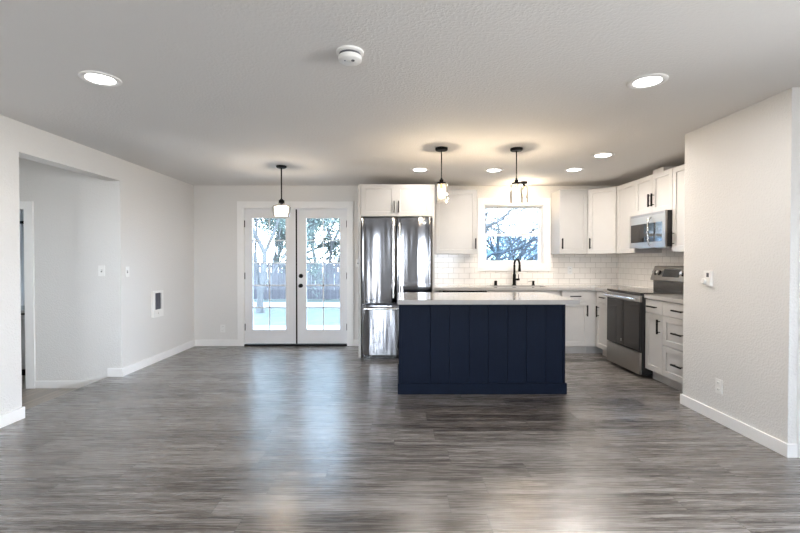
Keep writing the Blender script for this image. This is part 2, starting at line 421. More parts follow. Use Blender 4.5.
# french doors
bm = BM()
for x0, x1 in ((-2.394, DX0+.004), (DX1-.004, -.663)): box(bm, x0, x1, YB-.018, YB, 0, DZ1+.0, .003)
box(bm, -2.394, -.663, YB-.018, YB, DZ1-.004, 2.162, .003)
box(bm, DX0-.001, DX0+.012, YB-.002, YB+.15, 0, DZ1); box(bm, DX1-.012, DX1+.001, YB-.002, YB+.15, 0, DZ1)
box(bm, DX0, DX1, YB-.002, YB+.15, DZ1-.012, DZ1)
struct('trim_french_door_casing', bm, trim_m)
struct('trim_threshold', box(BM(), DX0+.01, DX1-.01, YB-.01, YB+.17, -.001, .022, .003), black_m)
DY = YB+.022
def french_door(name, x0, x1, g0, g1, hinge_x, label):
    r = empty(name, (0, 0, 0), kind='structure')
    gz0, gz1 = .238, 1.916
    bm = BM(); wall_with_holes(bm, 'x', x0, x1, DY, DY+.045, .03, DZ1-.017, [(g0, g1, gz0, gz1)])
    obj('door_slab', bm, door_m, r)
    bm = BM()
    for y0 in (DY-.010,):
        wall_with_holes(bm, 'x', g0-.028, g1+.028, y0, DY+.001, gz0-.028, gz1+.028, [(g0+.004, g1-.004, gz0+.004, gz1-.004)])
    obj('glass_frame', bm, door_m, r)
    obj('window_glass', box(BM(), g0, g1, DY+.020, DY+.024, gz0, gz1), pane_m, r)
    bm = BM(); xm = (g0+g1)/2
    box(bm, xm-.008, xm+.008, DY+.013, DY+.019, gz0, gz1)
    for k in range(1, 5):
        z = gz0 + (gz1-gz0)*k/5
        box(bm, g0, g1, DY+.013, DY+.019, z-.008, z+.008)
    obj('muntin', bm, door_m, r)
    for z in (.28, 1.05, 1.83):
        bm = BM(); tube(bm, [(hinge_x, DY-.006, z-.05), (hinge_x, DY-.006, z+.05)], .008, 8)
        obj('hinge', bm, black_m, r, smooth=True)
    return r
dl = french_door('door_1', -2.294, -1.524, -2.182, -1.675, -2.294, '')
dr = french_door('door_2', -1.512, -.763, -1.374, -.865, -.763, '')
obj('dark_gap_strip', box(BM(), -1.53, -1.508, DY-.004, DY+.05, .03, DZ1-.02), black_m, dl)  # black strip paints in the dark gap where the leaves meet
for z in (1.049, .903):
    obj('deadbolt' if z > 1 else 'door_knob',
        lathe(BM(), [(.030, DY), (.030, DY-.008), (.014, DY-.012), (.014, DY-.034), (.026, DY-.042), (.028, DY-.056), (.018, DY-.066), (0, DY-.067)] if z < 1 else
              [(.032, DY), (.032, DY-.012), (.022, DY-.018), (.02, DY-.022), (0, DY-.0225)], (-1.452, 0, z), 24, 'y'), black_m, dr, smooth=True)

# kitchen window
r = empty('window_1', kind='structure')
bm = BM()
cw = .093
for x0, x1 in ((WX0-cw, WX0), (WX1, WX1+cw)): box(bm, x0, x1, YB-.022, YB, WZ0-.098, WZ1+.098, .003)
for z0, z1 in ((WZ0-.098, WZ0), (WZ1, WZ1+.098)): box(bm, WX0-.002, WX1+.002, YB-.022, YB, z0, z1, .003)
obj('window_casing', bm, trim_m, r)
bm = BM()
wall_with_holes(bm, 'x', WX0, WX1, YB-.002, YB+.155, WZ0, WZ1, [(WX0+.014, WX1-.014, WZ0+.014, WZ1-.014)])
wall_with_holes(bm, 'x', WX0+.01, WX1-.01, YB+.085, YB+.15, WZ0+.01, WZ1-.01, [(WX0+.034, WX1-.034, WZ0+.034, WZ1-.034)])
obj('window_frame', bm, vinyl_m, r)
def sash(nm, z0, z1, y, rt, rb, rs):
    bm = BM(); a, b_ = WX0+.03, WX1-.03
    wall_with_holes(bm, 'x', a, b_, y, y+.03, z0, z1, [(a+rs, b_-rs, z0+rb, z1-rt)])
    s = obj(nm, bm, vinyl_m, r)
    obj('window_glass', box(BM(), a+rs-.002, b_-rs+.002, y+.013, y+.017, z0+rb-.002, z1-rt+.002), pane_m, s)
    return s
sash('upper_sash', 1.655, WZ1-.03, YB+.118, .012, .035, .016)
sash('lower_sash', WZ0+.03, 1.690, YB+.086, .040, .030, .030)
obj('insect_screen', box(BM(), WX0+.03, WX1-.03, YB+.151, YB+.152, WZ0+.03, 1.675), screen_m, r)

# ---------------------------------------------------------------- cabinets
def slab_front(bm, x0, x1, z0, z1, y, th=.02):
    box(bm, x0, x1, y-th, y, z0, z1, .0015); return bm
def shaker_front(bm, x0, x1, z0, z1, y, th=.02, rail=.057, rec=.009):
    vs = {}
    for nm, yy, i, j in (('b', y, 0, 0), ('f', y-th, 0, 0), ('i', y-th, rail, 0), ('r', y-th+rec, rail+.003, 0)):
        vs[nm] = [bm.verts.new(p) for p in ((x0+i, yy, z0+i), (x1-i, yy, z0+i), (x1-i, yy, z1-i), (x0+i, yy, z1-i))]
    for a, b_ in (('b', 'f'), ('f', 'i'), ('i', 'r')):
        for k in range(4): bm.faces.new((vs[a][k], vs[a][(k+1) % 4], vs[b_][(k+1) % 4], vs[b_][k]))
    bm.faces.new(vs['r']); bm.faces.new(vs['b'][::-1])
    bmesh.ops.recalc_face_normals(bm, faces=bm.faces)
    return bm
def pull(x, z, y, L=.16, vertical=True):
    bm = BM(); r = .0075; o = .032
    if vertical:
        box(bm, x-r, x+r, y-o-r, y-o+r, z-L/2, z+L/2, .002)
        for s in (-1, 1): box(bm, x-.004, x+.004, y-o, y+.0005, z+s*(L/2-.02)-.004, z+s*(L/2-.02)+.004)
    else:
        box(bm, x-L/2, x+L/2, y-o-r, y-o+r, z-r, z+r, .002)
        for s in (-1, 1): box(bm, x+s*(L/2-.02)-.004, x+s*(L/2-.02)+.004, y-o, y+.0005, z-.004, z+.004)
    return bm
G = .003
def base_cabinet(label, loc, rotz, w, items, depth=.60, group='white base cabinets', back_h=.875):
    t = thing('base_cabinet', label, 'cabinet', loc, rotz, None)
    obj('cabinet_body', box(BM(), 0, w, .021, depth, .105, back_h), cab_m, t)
    obj('toe_kick', box(BM(), 0, w, .085, depth, 0, .105), kick_m, t)
    for kind, x0, x1, z0, z1, hp in items:
        bm = BM()
        (slab_front if kind == 'drawer' else shaker_front)(bm, x0+G/2, x1-G/2, z0, z1, .020)
        d = obj('door' if kind == 'door' else 'drawer', bm, cab_m, t)
        if hp: obj('handle', pull(hp[0], hp[1], 0, hp[3] if len(hp) > 3 else .15, hp[2] == 'v'), black_m, d)
    return t
FZ1 = .866
YF_ = YB-.632          # front plane of back-run doors
XFR = XR-.632          # front plane of right-run doors
base_cabinet('white sink base cabinet under the kitchen window, behind the island', (1.222, YF_, 0), 0, .968,
             [('drawer', 0, .968, .735, FZ1, None), ('door', 0, .484, .115, .73, (.44, .62, 'v')), ('door', .484, .968, .115, .73, (.53, .62, 'v'))], back_h=.70)
base_cabinet('white base cabinet facing forward, one drawer over one door, right of the island', (2.232, YF_, 0), 0, .372,
             [('drawer', 0, .372, .725, FZ1, (.175, .797, 'h')), ('door', 0, .372, .115, .72, (.337, .60, 'v'))])
RY_F, RY_N = 5.455, 4.70
base_cabinet('narrow white base cabinet in the corner, left of the range', (XFR, 5.86, 0), -PI/2, 5.86-RY_F-.003,
             [('drawer', 0, .40, .725, FZ1, (.21, .797, 'h', .13)), ('door', 0, .40, .115, .72, (.075, .60, 'v'))])
base_cabinet('narrow white base cabinet right of the range, one drawer over one door', (XFR, RY_N-.004, 0), -PI/2, .303,
             [('drawer', 0, .303, .725, FZ1, (.15, .795, 'h')), ('door', 0, .303, .115, .72, (.262, .60, 'v'))])
def shaker_drawer_cab():
    w = .528
    t = thing('drawer_cabinet', 'white base cabinet with three drawers beside the wall end', 'cabinet', (XFR, RY_N-.309, 0), -PI/2)
    obj('cabinet_body', box(BM(), 0, w, .021, .60, .105, .875), cab_m, t)
    obj('toe_kick', box(BM(), 0, w, .085, .60, 0, .105), kick_m, t)
    for z0, z1, k in ((.725, FZ1, 0), (.423, .72, 1), (.115, .418, 1)):
        bm = BM(); (shaker_front if k else slab_front)(bm, G/2, w-G/2, z0, z1, .020)
        d = obj('drawer', bm, cab_m, t)
        obj('handle', pull(w/2-.005, (z0+z1)/2, 0, .15, False), black_m, d)
shaker_drawer_cab()
# corner filler
bm = BM(); box(bm, 2.606, XFR+.024, YF_+.021, YB-.03, .105, .875); box(bm, XFR+.022, XR-.03, 5.864, YB-.03, .105, .875)
box(bm, 2.192, 2.230, YF_+.03, YF_+.5, .105, .875); box(bm, 2.606, XR-.03, YF_+.085, YB-.03, 0, .105); box(bm, 2.192, 2.230, YF_+.085, YB-.1, 0, .105)
tagd = obj('corner_filler', bm, cab_m); tagd['label'] = 'plain white corner filler between the two base cabinet runs'; tagd['category'] = 'cabinet filler'

def wall_cabinet(label, loc, rotz, w, z0, z1, doors, depth=.328, sides=None):
    t = thing('wall_cabinet', label, 'cabinet', loc, rotz)
    bm = BM(); box(bm, 0, w, .021, depth, z0, z1)
    b = obj('cabinet_body', bm, cab_m, t)
    for x0, x1, hx, hz in doors:
        d = obj('door', shaker_front(BM(), x0+G/2, x1-G/2, z0+.004, z1-.002, .020), cab_m, t)
        obj('handle', pull(hx, hz, 0, .15), black_m, d)
    return t
UZ0, UZ1 = 1.375, 2.285
YU, XU = YB-.35, XR-.35
wall_cabinet('single-door white wall cabinet between the fridge cabinet and window', (.492, YU, 0), 0, .640, UZ0, UZ1, [(.045, .632, .612, 1.52)], .348)
wall_cabinet('single-door white wall cabinet just right of the kitchen window', (2.299, YU, 0), 0, .400, UZ0, UZ1, [(0, .398, .035, 1.52)], .348)
wall_cabinet('tall white wall cabinet between the corner and the microwave', (XU, 5.895, 0), -PI/2, 5.895-RY_F+.02, UZ0, UZ1, [(0, .455, .62, 1.52)][:0] + [(0, .457, .035, 1.52)][:0], .348)
# its door carries no handle in view
d = obj('door', shaker_front(BM(), G/2, .457, UZ0+.004, UZ1-.002, .020), cab_m, bpy.data.objects['wall_cabinet.002'])
mc = wall_cabinet('short two-door white cabinet above the microwave', (XU, 5.433, 0), -PI/2, .735, 1.832, UZ1, [(0, .367, .334, 1.985), (.367, .735, .400, 1.985)], .348)
wall_cabinet('tall white wall cabinet right of the microwave, by the wall end', (XU, 4.695, 0), -PI/2, .46, UZ0, UZ1, [(0, .46, .035, 1.52)], .348)
# diagonal corner cabinet
t = thing('corner_wall_cabinet', 'diagonal white wall cabinet in the kitchen corner', 'cabinet', (2.706, YU, 0), 0)
ox, oy = 2.706, YU
c5 = [(0, .0+.02), (0, YB-.002-oy), (XR-.002-ox, YB-.002-oy), (XR-.002-ox, 5.898-oy), (XU+.02-ox, 5.898-oy)]
obj('cabinet_body', prism(BM(), c5, UZ0, UZ1), cab_m, t)
dv = Vector((XU-ox, 5.898-oy, 0)); dl_ = dv.length; ang = math.atan2(dv.y, dv.x)
d = obj('door', shaker_front(BM(), .004, dl_-.004, UZ0+.004, UZ1-.002, .012), cab_m, t, (0, 0, 0), ang)
obj('handle', pull(.04, 1.52, -.008, .15), black_m, d)

# fridge surround: side panels and the deep cabinet over it
YFC = 5.72
p = obj('fridge_side_panel', box(BM(), -.516, -.484, YFC, YB-.001, 0, UZ1, .001), cab_m); p['label'] = 'white floor-to-cabinet panel on the left of the fridge'; p['category'] = 'side panel'
p = obj('fridge_side_panel', box(BM(), .462, .488, YFC+.02, YB-.001, 0, UZ1, .001), cab_m); p['label'] = 'white tall panel between the fridge and the tiled backsplash'; p['category'] = 'side panel'
t = thing('fridge_top_cabinet', 'two-door white cabinet above the refrigerator', 'cabinet', (-.483, YFC, 0))
obj('cabinet_body', box(BM(), 0, .944, .021, .79, 1.862, UZ1), cab_m, t)
for x0, x1, hx in ((.005, .463, .437), (.466, .925, .496)):
    d = obj('door', shaker_front(BM(), x0, x1, 1.866, UZ1-.006, .020), cab_m, t)
    obj('handle', pull(hx, 1.985, 0, .155), black_m, d)
# vent chase on top
o = obj('vent_chase', box(BM(), 3.02, 3.20, 4.93, 5.14, UZ1, 2.348), cab_m); o['label'] = 'small cream duct box on top of the cabinet above the microwave'; o['category'] = 'duct box'

# worktops
def worktop(label, boxes, base=.875, top=.915):
    bm = BM()
    for b_ in boxes: box(bm, *b_, base, top)
    o = obj('countertop', bm, quartz_m); o['label'] = label; o['category'] = 'countertop'; return o
XCF, YCF = XR-.645, YB-.645
SX0, SX1, SY0, SY1 = 1.33, 2.08, 5.96, 6.34
worktop('white quartz worktop along the window wall, turning the corner to the range',
        [(.490, SX0, YCF, YB-.009), (SX1, XR-.009, YCF, YB-.009), (SX0, SX1, YCF, SY0), (SX0, SX1, SY1, YB-.009), (XCF, XR-.009, RY_F+.002, YCF)])
worktop('white quartz worktop over the drawers, right of the range', [(XCF, XR-.009, YS1+.002, RY_N-.002)])
bm = BM(); wall_with_holes(bm, 'x', SX0-.01, SX1+.01, SY0-.01, SY1+.01, .715, .875, [])
bm.free(); bm = BM()
for a in ((SX0-.01, SX0, SY0-.01, SY1+.01), (SX1, SX1+.01, SY0-.01, SY1+.01), (SX0, SX1, SY0-.01, SY0), (SX0, SX1, SY1, SY1+.01)): box(bm, *a, .715, .8749)
box(bm, SX0, SX1, SY0, SY1, .715, .725)
o = obj('kitchen_sink', bm, steel2_m); o['label'] = 'undermount steel sink set in the worktop below the window'; o['category'] = 'sink'

# dishwasher
t = thing('dishwasher', 'dishwasher with a dark control strip, left of the sink cabinet', 'dishwasher', (.612, YF_, 0))
obj('body', box(BM(), 0, .602, .03, .57, .10, .868), dark_m, t)
obj('door', box(BM(), .003, .599, -.005, .03, .11, .80, .004), steel2_m, t)
obj('control_strip', box(BM(), .003, .599, -.008, .03, .803, .868, .004), dark_m, t)
bm = BM(); tube(bm, [(.06, -.045, .77), (.54, -.045, .77)], .011, 12)
for x in (.08, .52): tube(bm, [(x, -.045, .77), (x, -.004, .77)], .008, 8)
obj('handle', bm, chrome_m, t, smooth=True)
obj('toe_kick', box(BM(), 0, .602, .06, .5, 0, .10), dark_m, t)

# ---------------------------------------------------------------- island
IX0, IX1, IY0, IY1 = .012, 1.610, 4.150, 4.93
t = thing('kitchen_island', 'navy blue kitchen island with vertical board front', 'kitchen island', (IX0, IY0, 0))
W_, D_ = IX1-IX0, IY1-IY0
obj('island_body', box(BM(), .012, W_-.012, .02, D_, 0, .872), navy_m, t)
gx = [(px-397.6)/434.45*4.15-IX0 for px in (430.5, 449.7, 469.5, 489, 508.3, 527.2, 546.7)]
bm = BM(); xs = [.022]+gx+[W_-.022]
for a, b_ in zip(xs, xs[1:]): box(bm, a+.0013, b_-.0013, .006, .021, .10, .872, .0025)
obj('front_panel', bm, navy_m, t)
for x0, x1 in ((0, .022), (W_-.022, W_)):
    obj('corner_trim', box(BM(), x0, x1, 0, .05, .10, .872, .002), navy_m, t)
for xa in (.002, W_-.014):
    bm = BM()
    for a, b_ in zip([.06, .25, .44, .63], [.25, .44, .63, D_]):
        box(bm, xa, xa+.012, a+.0005, b_-.0005, .10, .872, .002)
    obj('side_panel', bm, navy_m, t)
bm = BM(); box(bm, -.012, W_+.012, -.014, .02, 0, .105, .003); box(bm, -.012, .012, .02, D_, 0, .105, .003); box(bm, W_-.012, W_+.012, .02, D_, 0, .105, .003)
obj('base_trim', bm, navy_m, t)
bm = BM()
box(bm, .0, 1.694, 4.02, 4.996, .8725, .915, .003)
o = obj('island_countertop', bm, quartz_m); o['label'] = 'glossy white quartz slab on top of the navy island'; o['category'] = 'countertop'

# ---------------------------------------------------------------- refrigerator
def logo(parent, loc, rot, r, ring_m, face_m):
    """round badge with a script monogram"""
    b = obj('badge', lathe(BM(), [(r, 0), (r, .002), (r*.86, .0028), (0, .0028)], (0, 0, 0), 24), ring_m, parent, smooth=True)
    b.location = loc; b.rotation_euler = rot
    c = bpy.data.curves.new('badge_lettering', 'FONT'); c.body = 'GE'; c.size = r*1.05; c.align_x = 'CENTER'; c.align_y = 'CENTER'; c.extrude = .0004; c.shear = .3
    tmp = bpy.data.objects.new('badge_lettering', c); COL.objects.link(tmp)
    me = bpy.data.meshes.new_from_object(tmp.evaluated_get(bpy.context.evaluated_depsgraph_get())); bpy.data.objects.remove(tmp)
    me.materials.clear(); me.materials.append(face_m)
    o = bpy.data.objects.new('badge_lettering', me); COL.objects.link(o); o.parent = b; o.location = (0, 0, .0034)
    return b
FX0, FX1, FY = -.466, .452, 5.615
t = thing('refrigerator', 'stainless french-door refrigerator with bottom freezer', 'refrigerator', ((FX0+FX1)/2, FY, 0))
hw = (FX1-FX0)/2; mid = -.012-(FX0+FX1)/2
obj('cabinet_body', box(BM(), -hw+.008, hw-.008, .055, .86, .03, 1.80), grille_m, t)
def fdoor(x0, x1, z0, z1):
    # gently bowed sheet front
    bm = BM(); n = 16; fr = []; bk = []
    for i in range(n+1):
        s = i/n; x = x0+(x1-x0)*s
        e = min(s, 1-s)*(x1-x0)
        y = -.010*math.sin(PI*s)**.8 + (.018*(1-min(1, e/.02))**2)
        fr.append([bm.verts.new((x, y, z)) for z in (z0+.004, z1-.004)]); bk.append([bm.verts.new((x, .052, z)) for z in (z0, z1)])
    for i in range(n):
        bm.faces.new((fr[i][0], fr[i+1][0], fr[i+1][1], fr[i][1])); bm.faces.new((bk[i+1][0], bk[i][0], bk[i][1], bk[i+1][1]))
        bm.faces.new((fr[i][1], fr[i+1][1], bk[i+1][1], bk[i][1])); bm.faces.new((fr[i+1][0], fr[i][0], bk[i][0], bk[i+1][0]))
    bm.faces.new((fr[0][0], fr[0][1], bk[0][1], bk[0][0])); bm.faces.new((fr[-1][1], fr[-1][0], bk[-1][0], bk[-1][1]))
    return bm
dL = obj('door', fdoor(-hw, mid-.004, .728, 1.836), steel_m, t, smooth=True)
dR = obj('door', fdoor(mid+.004, hw, .728, 1.836), steel_m, t, smooth=True)
fz = obj('freezer_drawer', fdoor(-hw, hw, .055, .706), steel_m, t, smooth=True)
def bar(parent, a, b_, off=.05, r=.015):
    bm = BM(); a, b_ = Vector(a), Vector(b_); d = (b_-a).normalized(); o_ = Vector((0, -off, 0))
    tube(bm, [a+o_, b_+o_], r, 14)
    for q in (a+d*.035, b_-d*.035): tube(bm, [q+o_, q+Vector((0, .004, 0))], r*.8, 10)
    obj('handle', bm, chrome_m, parent, smooth=True)
bar(dL, (mid-.040, -.004, .80), (mid-.040, -.004, 1.765)); bar(dR, (mid+.040, -.004, .80), (mid+.040, -.004, 1.765))
bar(fz, (-hw+.03, -.004, .662), (hw-.03, -.004, .662), r=.016)
obj('hinge_cover', box(BM(), -hw+.002, -hw+.05, .0, .07, .706, .728), dark_m, t)
obj('base_grille', box(BM(), -hw+.03, hw-.03, .045, .2, 0, .055), dark_m, t)
logo(dR, (hw-.105, -.0115, 1.768), (PI/2, 0, 0), .020, chrome_m, dark_m)

# ---------------------------------------------------------------- range
t = thing('electric_range', 'stainless and black glass freestanding electric range', 'range', (XR-.689, RY_F-.004, 0), -PI/2)
rw = .748      # local x runs towards the camera, local y towards the wall
obj('range_body', box(BM(), 0, rw, .025, .660, .03, .905), dark_m, t)
obj('cooktop', box(BM(), -.002, rw+.002, .003, .655, .905, .930, .004), glass_blk, t)
for cx, cy, rr in ((.2, .18, .10), (.55, .18, .08), (.2, .46, .08), (.55, .46, .10)):
    obj('burner_mark', lathe_open(BM(), [(rr, .9304), (rr-.003, .9304)], (cx, cy, 0), 40), grille_m, t)
obj('storage_drawer', box(BM(), .004, rw-.004, 0, .03, .035, .272, .004), steel2_m, t)
dd = obj('oven_door', box(BM(), .004, rw-.004, .002, .030, .285, .825, .004), dark_m, t)
obj('oven_window', box(BM(), .012, rw-.012, -.002, .003, .292, .818, .002), oven_glass, dd)
obj('door_top_rail', box(BM(), .004, rw-.004, -.004, .030, .826, .895, .004), steel2_m, dd)
bm = BM(); tube(bm, [(.02, -.052, .858), (rw-.02, -.052, .858)], .015, 14)
for x in (.05, rw-.05): tube(bm, [(x, -.052, .858), (x, .0, .858)], .011, 10)
obj('handle', bm, chrome_m, dd, smooth=True)
logo(dd, (.365, -.003, .352), (PI/2, 0, 0), .015, chrome_m, dark_m)
# back guard with slanted control face
bgd = obj('back_guard', box(BM(), .003, rw-.003, .585, .665, .930, 1.035), dark_m, t)
bm = BM()
a = [(.545, 1.045), (.555, 1.035), (.66, 1.035), (.66, 1.215), (.612, 1.215), (.600, 1.208)]
v0 = [bm.verts.new((0, y, z)) for y, z in a]; v1 = [bm.verts.new((rw, y, z)) for y, z in a]
bm.faces.new(v0); bm.faces.new(v1[::-1])
for i in range(len(a)): bm.faces.new((v0[i], v0[(i+1) % 6], v1[(i+1) % 6], v1[i]))
bmesh.ops.recalc_face_normals(bm, faces=bm.faces)
cp = obj('control_panel', bm, steel2_m, t)
sl = math.atan2(.055, .163)
def on_face(x, s): # s along the slanted face 0..1
    return Vector((x, .545+.055*s, 1.045+.163*s))
for x in (.075, .155, .60, .68):
    bm = BM(); lathe(bm, [(.030, 0), (.030, .010), (.022, .014), (.020, .032), (.0, .034)], (0, 0, 0), 24); box(bm, -.004, .004, -.019, .019, .030, .040, .001)
    k = obj('knob', bm, [dark_m], cp, smooth=True); k.location = on_face(x, .52); k.rotation_euler = (PI/2-sl, 0, 0)
    bm = BM(); lathe(bm, [(.021, .0), (.021, .034), (0, .0345)], (0, 0, 0), 20)
    k2 = obj('knob_cap', bm, chrome_m, k, smooth=True); k2.location = (0, 0, .006)
bm = BM(); box(bm, .225, .535, -.045, .050, 0, .003, .001)
q = obj('display', bm, dark_m, cp); q.location = on_face(0, .52); q.rotation_euler = (PI/2-sl, 0, 0)

# ---------------------------------------------------------------- microwave
t = thing('microwave', 'stainless over-the-range microwave with a curved handle', 'microwave', (2.900, 5.420, 1.430), -PI/2)
mw, mh = .722, .400
obj('microwave_body', box(BM(), 0, mw, .022, XR-2.900-.003, .006, mh), dark_m, t)
bm = BM()
wall_with_holes(bm, 'x', 0, mw, 0, .024, .0, mh, [(.03, mw-.06, .066, mh-.118)])
dm = obj('door', bm, steel2_m, t)
obj('door_glass', box(BM(), .026, mw-.056, .001, .02, .064, mh-.116), oven_glass, dm)
obj('control_panel', box(BM(), mw-.235, mw-.057, -.001, .004, .067, mh-.119), glass_blk, dm)
bm = BM()
pts = [(mw-.262, -.004, mh-.055), (mw-.262, -.032, mh-.075), (mw-.262, -.038, mh*.72), (mw-.262, -.042, mh*.48), (mw-.262, -.038, mh*.25), (mw-.262, -.026, .035), (mw-.262, -.004, .018)]
tube(bm, pts, .0105, 12); obj('handle', bm, chrome_m, dm, smooth=True)
bm = BM()
for k in range(3): box(bm, .03, mw-.03, -.001, .0, mh-.012-k*.008, mh-.009-k*.008)
obj('vent_grille', bm, grille_m, t)
bm = BM(); box(bm, .05, .30, .08, .28, -.006, .007); box(bm, .42, .67, .08, .28, -.006, .007)
obj('grease_filter', bm, steel2_m, t)

# ---------------------------------------------------------------- sink fittings
ZC = .9155
t = thing('kitchen_faucet', 'matte black gooseneck kitchen faucet below the window', 'faucet', (1.728, 6.42, ZC))
obj('faucet_body', lathe(BM(), [(.030, 0), (.030, .008), (.024, .014), (.024, .155), (.019, .165), (0, .166)], seg=24), black_m, t, smooth=True)
pts = []
for k in range(15):
    a = PI*k/14; pts.append((.012*(1-math.cos(a)), -.095*(1-math.cos(a)), .30+.085*math.sin(a)))
pts = [(0, 0, .15)] + pts + [(.024, -.19, .27)]
obj('spout', tube(BM(), pts, .016, 14), black_m, t, smooth=True)
obj('spray_head', tube(BM(), [(.024, -.19, .275), (.024, -.19, .255), (.024, -.191, .205)], [.014, .018, .020], 16), black_m, t, smooth=True)
bm = BM(); tube(bm, [(.015, 0, .085), (.075, -.005, .085)], .016, 12); tube(bm, [(.062, -.005, .09), (.060, -.01, .16)], [.007, .005], 8)
obj('handle', bm, black_m, t, smooth=True)
t = thing('soap_dispenser', 'small black soap dispenser on the worktop, right of the faucet', 'soap dispenser', (2.010, 6.42, ZC))
obj('pump_body', lathe(BM(), [(.024, 0), (.024, .008), (.017, .012), (.017, .048), (.020, .052), (.020, .066), (0, .068)], seg=20), black_m, t, smooth=True)
obj('nozzle', tube(BM(), [(0, 0, .058), (-.05, -.03, .062), (-.095, -.05, .052)], .005, 8), chrome_m, t, smooth=True)
o = obj('air_gap', lathe(BM(), [(.026, 0), (.026, .006), (.022, .008), (.022, .062), (.019, .068), (0, .069)], (0, 0, 0), 20), black_m, None, (1.452, 6.42, ZC), smooth=True)
o['label'] = 'short black air gap cap on the worktop, left of the faucet'; o['category'] = 'air gap'

# ---------------------------------------------------------------- lamps
def recessed(x, y, label, power, r=.113, tone=(1, .965, .93)):
    t = thing('recessed_light', label, 'ceiling light', (x, y, H), 0, 'round recessed ceiling lights')
    obj('trim_ring', lathe_open(BM(), [(r, -.0005), (r, -.006), (r-.010, -.010), (r-.024, -.010), (r-.036, -.004), (r-.036, -.001)], seg=40), trim_m, t, smooth=True)
    obj('lens', lathe(BM(), [(r-.035, -.003), (r-.035, -.0055), (0, -.006)], seg=40), led_m, t)
    area_light('lamp_light', (0, 0, -.012), (0, 0, 0), .14, .14, power, tone, 'DISK', t)
KP, NP = 3, 6
KW = (1, .93, .85)
recessed(-1.825, 2.695, 'recessed ceiling light nearest the left wall opening', NP)
recessed(1.556, 2.713, 'recessed ceiling light at upper right, in front of the right stub wall', NP)
recessed(.275, 5.356, 'recessed ceiling light in front of the refrigerator', KP, tone=KW)
recessed(1.192, 5.381, 'recessed ceiling light between the two island pendants', 4, tone=KW)
recessed(2.169, 5.346, 'recessed ceiling light near the corner wall cabinet', 7.5, tone=KW)
recessed(2.178, 4.610, 'recessed ceiling light in front of the microwave, right of the island pendants', 8, tone=KW)

def point(parent, loc, power, color, r=.03):
    l = bpy.data.lights.new('bulb_light', 'POINT'); l.energy = power; l.color = color; l.shadow_soft_size = r
    o = bpy.data.objects.new('bulb_light', l); COL.objects.link(o); o.parent = parent; o.location = loc
WARM = (1, .80, .57)
def jar_pendant(x, y, label, zc=2.087):
    t = thing('pendant_light', label, 'pendant light', (x, y, H), 0, 'island pendant lights')
    d = zc-H
    obj('canopy', lathe(BM(), [(.061, 0), (.061, -.020), (.055, -.026), (.008, -.028), (.008, -.036), (0, -.036)], seg=32), black_m, t, smooth=True)
    obj('cord', tube(BM(), [(0, 0, -.03), (0, 0, d+.005)], .0055, 8), black_m, t, smooth=True)
    obj('socket_cap', lathe(BM(), [(0, d+.016), (.010, d+.016), (.010, d+.002), (.021, d-.001), (.021, d-.026), (.045, d-.028), (.045, d-.042), (.0, d-.0425)], seg=28), black_m, t, smooth=True)
    sk = obj('socket', lathe(BM(), [(.018, d-.045), (.018, d-.085), (.014, d-.09), (0, d-.09)], seg=20), brass_m, t, smooth=True)
    obj('glass_shade', lathe_open(BM(), [(.040, d-.047), (.060, d-.050), (.064, d-.060), (.064, d-.235)], seg=40), jar_m, t, smooth=True)
    obj('bulb', lathe(BM(), [(.012, d-.088), (.016, d-.10), (.029, d-.135), (.031, d-.155), (.022, d-.182), (0, d-.192)], seg=20), bulb_m, sk, smooth=True)
    point(t, (0, 0, d-.118), 11.5, WARM, .020)
    return t
jar_pendant(.437, 4.333, 'clear glass jar pendant over the left half of the island')
jar_pendant(1.187, 4.345, 'clear glass jar pendant over the right half of the island')
# short light over the sink
t = thing('sink_light', 'short clear glass ceiling light over the sink, behind the right pendant', 'ceiling light', (1.79, 6.19, H))
obj('canopy', lathe(BM(), [(.060, 0), (.060, -.020), (.054, -.026), (.02, -.028), (.02, -.05), (.045, -.055), (.045, -.066), (0, -.067)], seg=32), black_m, t, smooth=True)
obj('glass_shade', lathe_open(BM(), [(.040, -.067), (.060, -.070), (.064, -.080), (.064, -.30)], seg=40), jar_m, t, smooth=True)
obj('socket', lathe(BM(), [(.018, -.066), (.018, -.11), (0, -.112)], seg=20), brass_m, t, smooth=True)
obj('bulb', lathe(BM(), [(.012, -.11), (.029, -.16), (.031, -.18), (.022, -.205), (0, -.215)], seg=20), bulb_m, t, smooth=True)
point(t, (0, 0, -.150), 10, WARM, .020)
# dining pendant
t = thing('dining_pendant', 'black rod pendant with a ribbed glass shade before the french doors', 'pendant light', (-1.376, 5.167, H))
obj('canopy', lathe(BM(), [(.062, 0), (.062, -.014), (.05, -.024), (.008, -.030), (0, -.030)], seg=32), black_m, t, smooth=True)
obj('rod', tube(BM(), [(0, 0, -.025), (0, 0, -.395)], .0075, 10), black_m, t, smooth=True)
obj('socket_cap', lathe(BM(), [(0, -.388), (.016, -.390), (.018, -.40), (.032, -.405), (.034, -.440), (0, -.441)], seg=28), black_m, t, smooth=True)
obj('glass_shade', lathe_open(BM(), [(.034, -.440), (.045, -.450), (.088, -.468), (.107, -.486), (.108, -.50), (.088, -.598)], seg=144, rib=.012, nrib=36), ribbed_m, t, smooth=True)
obj('bulb', lathe(BM(), [(.012, -.44), (.016, -.455), (.030, -.49), (.031, -.51), (.022, -.535), (0, -.545)], seg=20), bulb_w, t, smooth=True)
point(t, (0, 0, -.495), 14, (1, .85, .68), .02)

